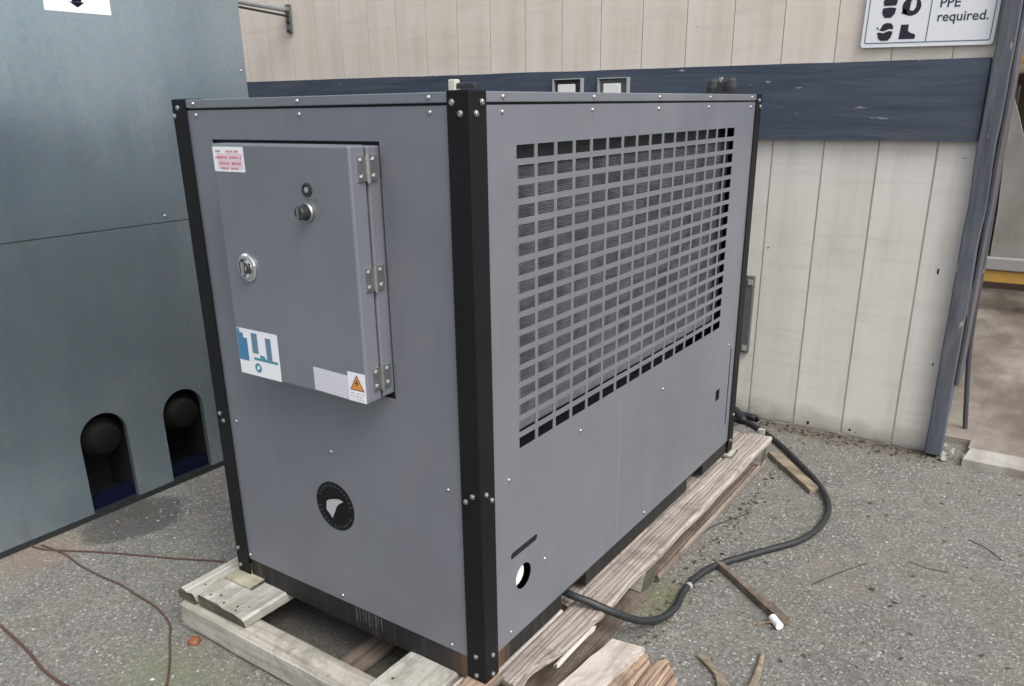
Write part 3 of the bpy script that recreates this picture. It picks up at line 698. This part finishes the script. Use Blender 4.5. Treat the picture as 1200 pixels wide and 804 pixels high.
for z in (1.372, 1.137, .908): inst("hinge", hme, (hx, 0, z), cb)
FD = lambda k: F_front(-.0812-.0004*k)
DK = (0, .0003, 0)
s1 = MB().prism(rect(-.699, -.588, 1.357, 1.413), FD(0), DK).prism(rect(-.684, -.594, 1.363, 1.398), FD(.6), (0, .0002, 0), 1)
rr = random.Random(3)
def ticks(mb, u0, u1, v, h, mi, k, seed, lo=.002, hi=.005, gap=.0016):
    q = random.Random(seed); u = u0
    while u < u1-.001:
        wd = q.uniform(lo, hi)
        if q.random() < .86: mb.prism(rect(u, min(u+wd, u1), v-h*q.uniform(.7, 1)/2, v+h*q.uniform(.7, 1)/2), FD(k), (0, .0002, 0), mi)
        u += wd+gap*q.uniform(.6, 2)
for i, (a, b, v) in enumerate(((-.688, -.604, 1.4025), (-.690, -.598, 1.389), (-.684, -.600, 1.3755), (-.674, -.612, 1.3645))): ticks(s1, a, b, v, .0055, 2, 1.2, i)
obj("red_text_sticker", s1, [WHITE, PINK, REDINK], cb)
s2 = MB().prism(rect(-.698, -.544, .857, .977), FD(0), DK)
def P2(poly, mi, k=1): s2.prism(poly, FD(k), (0, .0002, 0), mi)
P2([(-.697, .893), (-.660, .893), (-.660, .953), (-.674, .953), (-.674, .965), (-.697, .965)], 1)
P2([(-.697, .9655), (-.686, .9655), (-.686, .976), (-.697, .976)], 2)
P2(rect(-.643, -.620, .917, .969), 3); P2(rect(-.590, -.570, .9075, .963), 3)
P2([(-.616, .9065), (-.570, .9065), (-.570, .907), (-.595, .9072), (-.600, .914), (-.616, .915)], 2)
P2(rect(-.640, -.550, .8995, .906), 2); P2(circ(-.628, .8795, .0125, 20), 2)
P2([(-.634, .874), (-.624, .876), (-.621, .886), (-.631, .884)], 0, 2)
ticks(s2, -.690, -.548, .9725, .004, 4, 1.2, 9, .001, .003)
obj("blue_chart_sticker", s2, [WHITE, BLUE, TEAL, simple("slate_blue_print", (.12, .22, .31), .45), PALEINK], cb)
s3 = MB().prism([(-.424, .861), (-.3105, .857), (-.3105, .9152), (-.424, .9180)], FD(0), DK)
for i, v in enumerate((.908, .900, .892, .884, .876, .868)):
    ticks(s3, -.400, -.318, v, .004, 2, 1, 20+i, .002, .009)
for v in (.9045, .876): ticks(s3, -.419, -.409, v, .010, 1, 1, 40, .002, .004)
obj("data_label", s3, [simple("silver_label", (.60, .61, .66), .4), GREYINK, PALEINK], cb)
s4 = MB().prism(rect(-.310, -.2545, .8565, .9265), FD(.5), DK)
s4.prism([(-.304, .884), (-.259, .884), (-.2815, .922)], FD(1.2), (0, .0002, 0), 1); s4.prism([(-.3005, .886), (-.2625, .886), (-.2815, .9185)], FD(1.7), (0, .0002, 0), 2)
s4.prism([(-.2795, .9125), (-.2875, .900), (-.2820, .9005), (-.2850, .8905), (-.2765, .9035), (-.2815, .903)], FD(2.3), (0, .0002, 0), 1)
for v in (.8765, .8695, .8625): ticks(s4, -.304, -.261, v, .0035, 3, 1.2, int(v*1e4), .002, .006)
obj("warning_sticker", s4, [WHITE, INK, ORANGE, GREYINK], cb)
lk = MB().lathe([(.034, 0), (.034, .004), (.030, .007), (.024, .008), (.022, .005), (.016, .004), (.0155, .012), (.009, .013), (0, .013)], (-.620, -.0812, 1.135), (0, -1, 0), 28)
lk.box(-.626, -.614, -.099, -.0935, 1.120, 1.150)
lk.lathe([(.0158, .0125), (.0095, .0133)], (-.620, -.0812, 1.135), (0, -1, 0), 22, 1); lk.box(-.640, -.632, -.0912, -.0885, 1.120, 1.150, 1); lk.box(-.608, -.602, -.0912, -.0885, 1.122, 1.148, 1)
lko = obj("door_lock", lk, [simple("polished_chrome", (.85, .84, .82), .12, 1.0, .1, 90), DARKHW], cb, smooth=False)
kn = MB().lathe([(.0205, 0), (.0205, .006), (.0185, .009)], (-.389, -.0812, 1.279), (0, -1, 0), 24, 1)
kn.lathe([(.0185, .009), (.015, .010), (.0150, .026), (.0125, .029), (0, .029)], (-.389, -.0812, 1.279), (0, -1, 0), 20, 0); kn.box(-.391, -.387, -.113, -.1095, 1.268, 1.290, 1)
obj("selector_switch", kn, [DARKHW, CHROME], cb)
kl = MB().lathe([(.015, 0), (.015, .003), (.011, .004), (.0105, .0015), (0, .0015)], (-.386, -.0812, 1.3265), (0, -1, 0), 22, 0); kl.cyl((-.386, -.0825, 1.3265), (0, -1, 0), .0065, .002, 12, 1)
obj("key_switch", kl, [DARKHW, GALV], cb)
sw = MB(); ticks(sw, -.392, -.352, 1.3055, .005, 0, .3, 77, .003, .007); obj("switch_caption", sw, simple("faint_caption", (.12, .14, .155), .5), cb)

# fittings on top of the chiller
lf = thing("lifting_bracket", (-.13, 1.66, ZT), "black lifting bracket with shiny bolt on the far right corner of the machine top", "lifting bracket")
lb = MB().box(-.185, -.070, 1.64, 1.70, ZT-.002, ZT+.012)
for x in (-.160, -.094): lb.lathe([(.022, 0), (.024, .012), (.022, .034), (.014, .042), (0, .042)], (x, 1.665, ZT+.0125), (0, 0, 1), 14)
lb.box(-.150, -.104, 1.652, 1.678, ZT+.0125, ZT+.040)
obj("bracket_body", lb, DARKHW, lf); obj("bracket_bolt", MB().cyl((-.132, 1.665, ZT+.043), (0, 0, 1), .008, .016, 6), CHROME, lf)
pf = thing("pipe_stub", (-.79, 1.0, ZT), "cream pipe stub with flat dark lever standing on the machine top behind the near post", "pipe fitting")
obj("stub", MB().box(-.842, -.812, .99, 1.02, ZT-.003, ZT+.062), simple("cream_fitting", (.55, .53, .46), .5), pf, bevel=.004)
obj("lever", MB().box(-.811, -.735, .995, 1.015, ZT+.032, ZT+.050), DARKHW, pf, bevel=.004)

# ------------------------------------------------------------------ pallet
pa = thing("wooden_pallet", (-.48, .9, 0), "weathered grey wooden pallet with split boards under the grey machine", "pallet")
obj("stringer", MB().board(-1.025, .045, -.172, -.086, .004, .089, 0, 22, .004, .006, 2), WOODX, pa)
obj("stringer", MB().board(-1.02, .076, .735, .835, .022, .089, 0, 22, .004, .006, 5), WOODX, pa)
obj("stringer", MB().board(-1.02, .078, 1.875, 1.955, .022, .089, 0, 22, .004, .006, 6), WOODX, pa)
dz0, dz1 = .0905, .127
for a, b, sd_, mt, y0 in ((-1.045, -.968, 11, WOODY2, -.155), (-.963, -.746, 12, WOODY2, -.148), (-.258, -.094, 13, WOODY2, -.15), (-.088, -.012, 14, WOODW, -.14)):
    obj("deck_board", MB().board(a, b, y0, 1.97 if sd_ < 14 else .40, dz0, dz1 if sd_ != 14 else dz1-.006, 1, 26, .004, .007, sd_, nc=5), mt, pa)
def rag(t):
    y = .045+t*1.93
    return -.030*math.exp(-((y-.12)/.08)**2) - (.006 if y < .42 else 0) + .0025*math.sin(y*17) + (.003 if y > .8 else 0)
obj("deck_board", MB().board(-.010, .086, .045, 1.975, dz0, dz1, 1, 60, .0028, .008, 15, nc=6, ragged=rag, under=.026), WOODY, pa)
obj("deck_board", MB().board(-.100, -.012, .42, 1.96, dz0, dz1-.003, 1, 30, .004, .007, 16), WOODY, pa)
obj("splinter", MB().board(.079, .088, .195, .40, .092, .106, 1, 10, .004, .012, 17), WOODW, pa)
obj("bottom_board", MB().board(-.05, .086, -.08, .738, .002, .024, 1, 26, .006, .01, 18), WOODB, pa)
obj("bottom_board", MB().board(-.02, .066, .836, 1.955, .002, .026, 1, 26, .004, .006, 19), WOODB, pa)
obj("edge_strip", MB().board(.068, .082, .850, 1.95, .002, .028, 1, 26, .003, .006, 29), WOODS, pa)
obj("bottom_board", MB().board(-.50, -.41, -.08, 1.9, .002, .021, 1, 26, .004, .006, 20), WOODB, pa)
obj("bottom_board", MB().board(-1.02, -.93, -.08, 1.9, .002, .021, 1, 26, .004, .006, 23), WOODB, pa)
obj("inner_rail", MB().board(-.055, -.006, -.08, .733, .026, .088, 1, 26, .006, .01, 24), WOODB, pa)
obj("inner_rail", MB().board(-.060, .020, .838, 1.872, .036, .088, 1, 26, .006, .01, 25), WOODB, pa)
nl = MB(); rr = random.Random(2)
for x, y in ((-1.02, -.12), (-1.0, -.13), (-.99, -.10), (-.93, -.125), (-.90, -.11), (-.81, -.12), (-.78, -.10), (-.80, -.135), (-.86, -.13), (-.83, -.08), (-.22, -.10), (-.20, -.12), (-.17, -.09), (-.13, -.11)):
    nl.cyl((x, y, dz1-.0015), (0, 0, 1), .0045, .0016, 8)
tag(obj("nail_heads", nl, simple("rusty_nail", (.05, .035, .03), .7), pa), kind='stuff')
tag(obj("packing_block", MB().board(-.965, -.845, -.045, .035, .1275, .1392, 0, 6, .002, .004, 30), WOODBLK, origin=(-.9, 0, .127)), "small yellowish wood packing block under the left front corner of the machine", "wood block")
tag(obj("packing_block", MB().board(-.055, .018, -.055, .05, .1275, .1388, 0, 6, .003, .004, 31), WOODO, origin=(-.02, 0, .127)), "small orange brown packing block under the near black corner post", "wood block")
tag(obj("packing_block", MB().board(-.06, .022, 1.66, 1.74, .1275, .1392, 0, 6, .003, .004, 32), WOODY2, origin=(-.02, 1.7, .127)), "small pale packing block under the far right black post", "wood block")

# ------------------------------------------------------------------ cables and cords
cbp = [(-.20, .43, .160), (-.10, .432, .160), (-.046, .428, .162), (.005, .424, .160), (.047, .437, .150), (.105, .472, .118), (.152, .555, .058), (.181, .645, .024), (.190, .735, .015), (.176, .835, .0135), (.178, .928, .0135), (.207, 1.042, .0135), (.30, 1.202, .0135), (.398, 1.372, .0135), (.428, 1.542, .0135), (.409, 1.693, .0135), (.34, 1.83, .0215), (.224, 1.995, .0165), (.078, 2.177, .0135), (-.07, 2.32, .0135), (-.21, 2.385, .0135), (-.6, 2.40, .0135), (-1.2, 2.39, .0135)]
pc_ = thing("power_cable", (.2, 1.2, 0), "thick black power cable looping over the asphalt right of the pallet", "cable")
obj("cable_sheath", MB().tube(cbp, .0115, 12, smooth=6, wob=.03), RUBBER, pc_, smooth=True)
obj("cable_tape", MB().tube([(.1775, .862, .0137), (.1775, .875, .0137)], .0127, 12, smooth=1), simple("pale_grey_tape", (.34, .35, .36), .4), pc_)
tag(obj("hose_bundle", MB().tube([(-.16, 2.36, .02), (-.20, 2.40, .035), (-.3, 2.42, .05), (-.9, 2.41, .04)], .019, 10, smooth=5).tube([(-.12, 2.43, .016), (-.2, 2.44, .02), (-.9, 2.44, .02)], .016, 10, smooth=5), RUBBER, smooth=True, origin=(-.3, 2.4, 0)), "dark hoses lying along the wall foot behind the machine", "hose")
def cord(pts, lab, r=.0034):
    p = []
    for i, (x, y) in enumerate(pts): p.append((x, y, r*.95))
    tag(obj("extension_cord", MB().tube(p, r, 8, smooth=7), REDCORD, smooth=True, origin=(pts[0][0], pts[0][1], 0)), lab, "cord", "dull red cords on the asphalt at left")
cord([(-1.935, -.19), (-1.849, -.171), (-1.662, -.069), (-1.417, .044), (-1.24, .133), (-1.02, .22)], "straight dull red cord running from the steel enclosure to the pallet")
cord([(-1.90, -.165), (-1.767, -.152), (-1.64, -.161), (-1.505, -.158), (-1.40, -.150), (-1.307, -.155), (-1.21, -.157), (-1.142, -.169), (-1.07, -.190), (-1.006, -.233), (-.92, -.29), (-.831, -.359), (-.72, -.47)], "dull red cord curving across the asphalt towards the camera by the pallet corner")
cord([(-1.80, -.47), (-1.574, -.482), (-1.384, -.494), (-1.29, -.502), (-1.188, -.517), (-1.068, -.518), (-.9, -.50), (-.7, -.52)], "dull red cord crossing the bottom left corner of the picture", .0043)

# ------------------------------------------------------------------ loose wood and litter
def slab(name, poly, z0, z1, mat, lab, cat, seed, tilt=(0, 0), n=3):
    rr = random.Random(seed); P = []
    for i in range(len(poly)):
        a, b = Vector(poly[i]), Vector(poly[(i+1) % len(poly)])
        for k in range(n): P.append(a.lerp(b, k/n)+(Vector((rr.uniform(-1, 1), rr.uniform(-1, 1)))*.003 if k else Vector((0, 0))))
    cx = sum(p.x for p in P)/len(P); cy = sum(p.y for p in P)/len(P)
    hz = lambda u, v: tilt[0]*(u-cx)+tilt[1]*(v-cy)+rr.uniform(-.0015, .0015)
    m = MB(); N = len(P); A = [(p.x, p.y, z1+hz(p.x, p.y)) for p in P]; B = [(p.x+rr.uniform(-.003, .003), p.y+rr.uniform(-.003, .003), max(.001, z0+tilt[0]*(p.x-cx)+tilt[1]*(p.y-cy))) for p in P]
    C_ = (cx, cy, z1+.002)
    m.add(A+B+[C_], [(i, (i+1) % N, 2*N) for i in range(N)]+[(i, N+i, N+(i+1) % N, (i+1) % N) for i in range(N)]+[tuple(N+i for i in reversed(range(N)))])
    return tag(obj(name, m, mat, origin=(cx, cy, 0)), lab, cat)
slab("wood_chunk", [(.110, .272), (.128, .430), (.225, .436), (.218, .387), (.201, .247), (.16, .06), (.09, .06)], .018, .062, WOODW, "pale split plank end lying beside the pallet at the bottom of the picture", "wood scrap", 1, (.05, .02))
slab("wood_shard", [(.216, .395), (.229, .444), (.240, .425), (.231, .285), (.205, .14), (.190, .14), (.202, .258)], .012, .050, WOODO, "narrow orange edged splinter between the pale plank end and splintered slab", "wood scrap", 2, (-.1, 0))
bk_ = MB(); q = random.Random(6); tops = [(.229, .436), (.245, .452), (.262, .470), (.290, .466), (.316, .446), (.330, .400), (.343, .350)]
x = .230
while x < .338:
    w_ = q.uniform(.009, .019); xm = x+w_/2
    yt = next(a[1]+(b[1]-a[1])*(xm-a[0])/(b[0]-a[0]) for a, b in zip(tops, tops[1:]+[(.5, .3)]) if a[0] <= xm < b[0] or b[0] == .5)
    h = .034-.10*(xm-.285)**2*20+q.uniform(-.007, .006)
    bk_.board(x, x+w_-.001, .02, yt+q.uniform(-.026, .008), .002, max(h, .012), 1, 12, .006, .012, int(x*1e4), nc=2); x += w_*.93
tag(obj("wood_chunk", bk_, WOODO, origin=(.28, .3, 0)), "orange brown splintered wood slab on the asphalt right of the pale plank end", "wood scrap")
slab("lath_stick", [(.200, 1.046), (.222, 1.056), (.505, .858), (.487, .838)], .003, .024, WOODB, "long brown stick lying from the black cable to the white tube", "stick", 4)
slab("lath_stick", [(.333, .560), (.352, .577), (.405, .53), (.455, .488), (.47, .44), (.44, .44), (.415, .50), (.38, .53)], .002, .011, WOODG, "short tan stick pointing down left of the bottom centre", "stick", 5)
slab("lath_stick", [(.478, .675), (.490, .672), (.512, .57), (.520, .45), (.498, .45), (.494, .55)], .002, .012, WOODG, "short tan stick standing nearly upright in view right of the pointed one", "stick", 6)
slab("wood_scrap", [(.058, 2.055), (.096, 2.09), (.345, 1.81), (.318, 1.772)], .002, .022, WOODG, "yellowish board scrap under the cable near the wall", "wood scrap", 7)
tag(obj("wood_stake", vpost(.004, .030, 2.06, 2.08, .001, .115, 9, 6), WOODY2, origin=(.015, 2.07, 0)), "short upright wooden stake at the far end of the pallet", "stake")
slab("wood_sliver", [(.420, .795), (.428, .80), (.462, .835), (.455, .842)], .001, .008, WOODO, "tiny brown sliver next to the white tube", "wood scrap", 8, n=2)
wt = MB().tube([(.455, .850, .0135), (.487, .818, .0135)], .0125, 14, smooth=1); tag(obj("white_tube", wt, WHITEP, origin=(.47, .834, 0)), "short white plastic tube at the end of the long brown stick", "tube")
of = MB().lathe([(0, .013), (.009, .014), (.016, .010), (.020, .003), (.019, 0)], (-.935, -.198, .001), (.25, -.2, 1), 7); tag(obj("orange_fragment", of, simple("orange_brown_bit", (.20, .065, .025), .5, 0, .3, 60), smooth=True, origin=(-.945, -.205, 0)), "small orange brown fragment on the ground at the near left pallet corner", "fragment")
def twig(pts, lab, r=.0022): tag(obj("twig", MB().tube([(x, y, r) for x, y in pts], r, 6, smooth=3, wob=.35), simple("twig_and_crack_dark", (.055, .045, .038), .9), origin=(pts[0][0], pts[0][1], 0)), lab, "twig", "thin dark twigs on the asphalt")  # also builds the dark tube standing for an asphalt crack
twig([(.500, 1.112), (.555, 1.232), (.621, 1.347)], "thin straight twig lying alone right of the white tube", .0020)
twig([(.738, 1.444), (.79, 1.428), (.856, 1.439)], "short faint crooked twig right of the straight one", .0013)
twig([(.888, 1.715), (.95, 1.68), (1.001, 1.62)], "short faint twig near the right edge, farthest from the camera", .0014)
twig([(.055, 1.111), (.08, 1.25), (.10, 1.33), (.173, 1.493)], "long thin tube standing for an asphalt crack beside the pallet inside the cable loop", .0024)  # asphalt crack, added as a twig-like dark tube
rr = random.Random(5)
nl = MB()
for k in range(640):
    q = rr.random()
    if q < .45: x, y = rr.uniform(-.2, .72), 2.455-abs(rr.gauss(0, .05))
    elif q < .7: x, y = rr.uniform(.08, .2), rr.uniform(.2, 2.0)
    else: x, y = rr.uniform(.1, 1.5), rr.uniform(.2, 2.4)
    if x < .12 and y < 1.99: x = .12+rr.random()*.05
    a = rr.uniform(0, 6.28); L = rr.uniform(.003, .013); W2 = L*rr.uniform(.2, .6); zz = rr.uniform(.001, .004)
    e1 = Vector((math.cos(a), math.sin(a), 0)); e2 = Vector((-e1.y, e1.x, 0)); c = Vector((x, y, zz))
    nl.add([c-e1*L, c+e2*W2+Vector((0, 0, .003)), c+e1*L+Vector((0, 0, rr.uniform(0, .004))), c-e2*W2, c-Vector((0, 0, .001))], [(0, 1, 2), (0, 2, 3), (0, 4, 1), (1, 4, 2), (2, 4, 3), (3, 4, 0)])
tag(obj("leaf_litter", nl, perpiece("leaf_bits", [(.06, .04, .03), (.10, .07, .045), (.16, .11, .07), (.045, .035, .03)])), "brown bits of bark and leaf scattered on the asphalt", "litter", kind='stuff')
gv = MB(); rr = random.Random(11)
OCT = [Vector(v) for v in ((1, 0, 0), (-1, 0, 0), (0, 1, 0), (0, -1, 0), (0, 0, 1), (0, 0, -.6))]
OF = [(0, 2, 4), (2, 1, 4), (1, 3, 4), (3, 0, 4), (2, 0, 5), (1, 2, 5), (3, 1, 5), (0, 3, 5)]
def outside(x, y):
    if x < -1.92 and y < 1.03: return False
    if -1.06 < x < .10 and -.19 < y < 1.98: return False
    return y < 2.44
cnt = 0
while cnt < 8500:
    x = rr.uniform(-1.95, 2.2); y = rr.uniform(-.95, 2.44)
    if not outside(x, y): continue
    s_ = min(.0016+rr.expovariate(1/.0013), .0065); a = rr.uniform(0, 6.28); ca, sa = math.cos(a), math.sin(a)
    vs = []
    for v in OCT:
        q = Vector((v.x*rr.uniform(.7, 1.4), v.y*rr.uniform(.6, 1.1), v.z*rr.uniform(.35, .8)))*s_
        vs.append((x+q.x*ca-q.y*sa, y+q.x*sa+q.y*ca, q.z+s_*.15))
    gv.add(vs, OF); cnt += 1
tag(obj("gravel", gv, perpiece("grit_stones", [(.30, .29, .275), (.22, .215, .205), (.40, .39, .37), (.16, .155, .15), (.26, .23, .20), (.50, .49, .47), (.20, .20, .20), (.33, .31, .28)])), "loose pale grit on the asphalt", "gravel", kind='stuff')
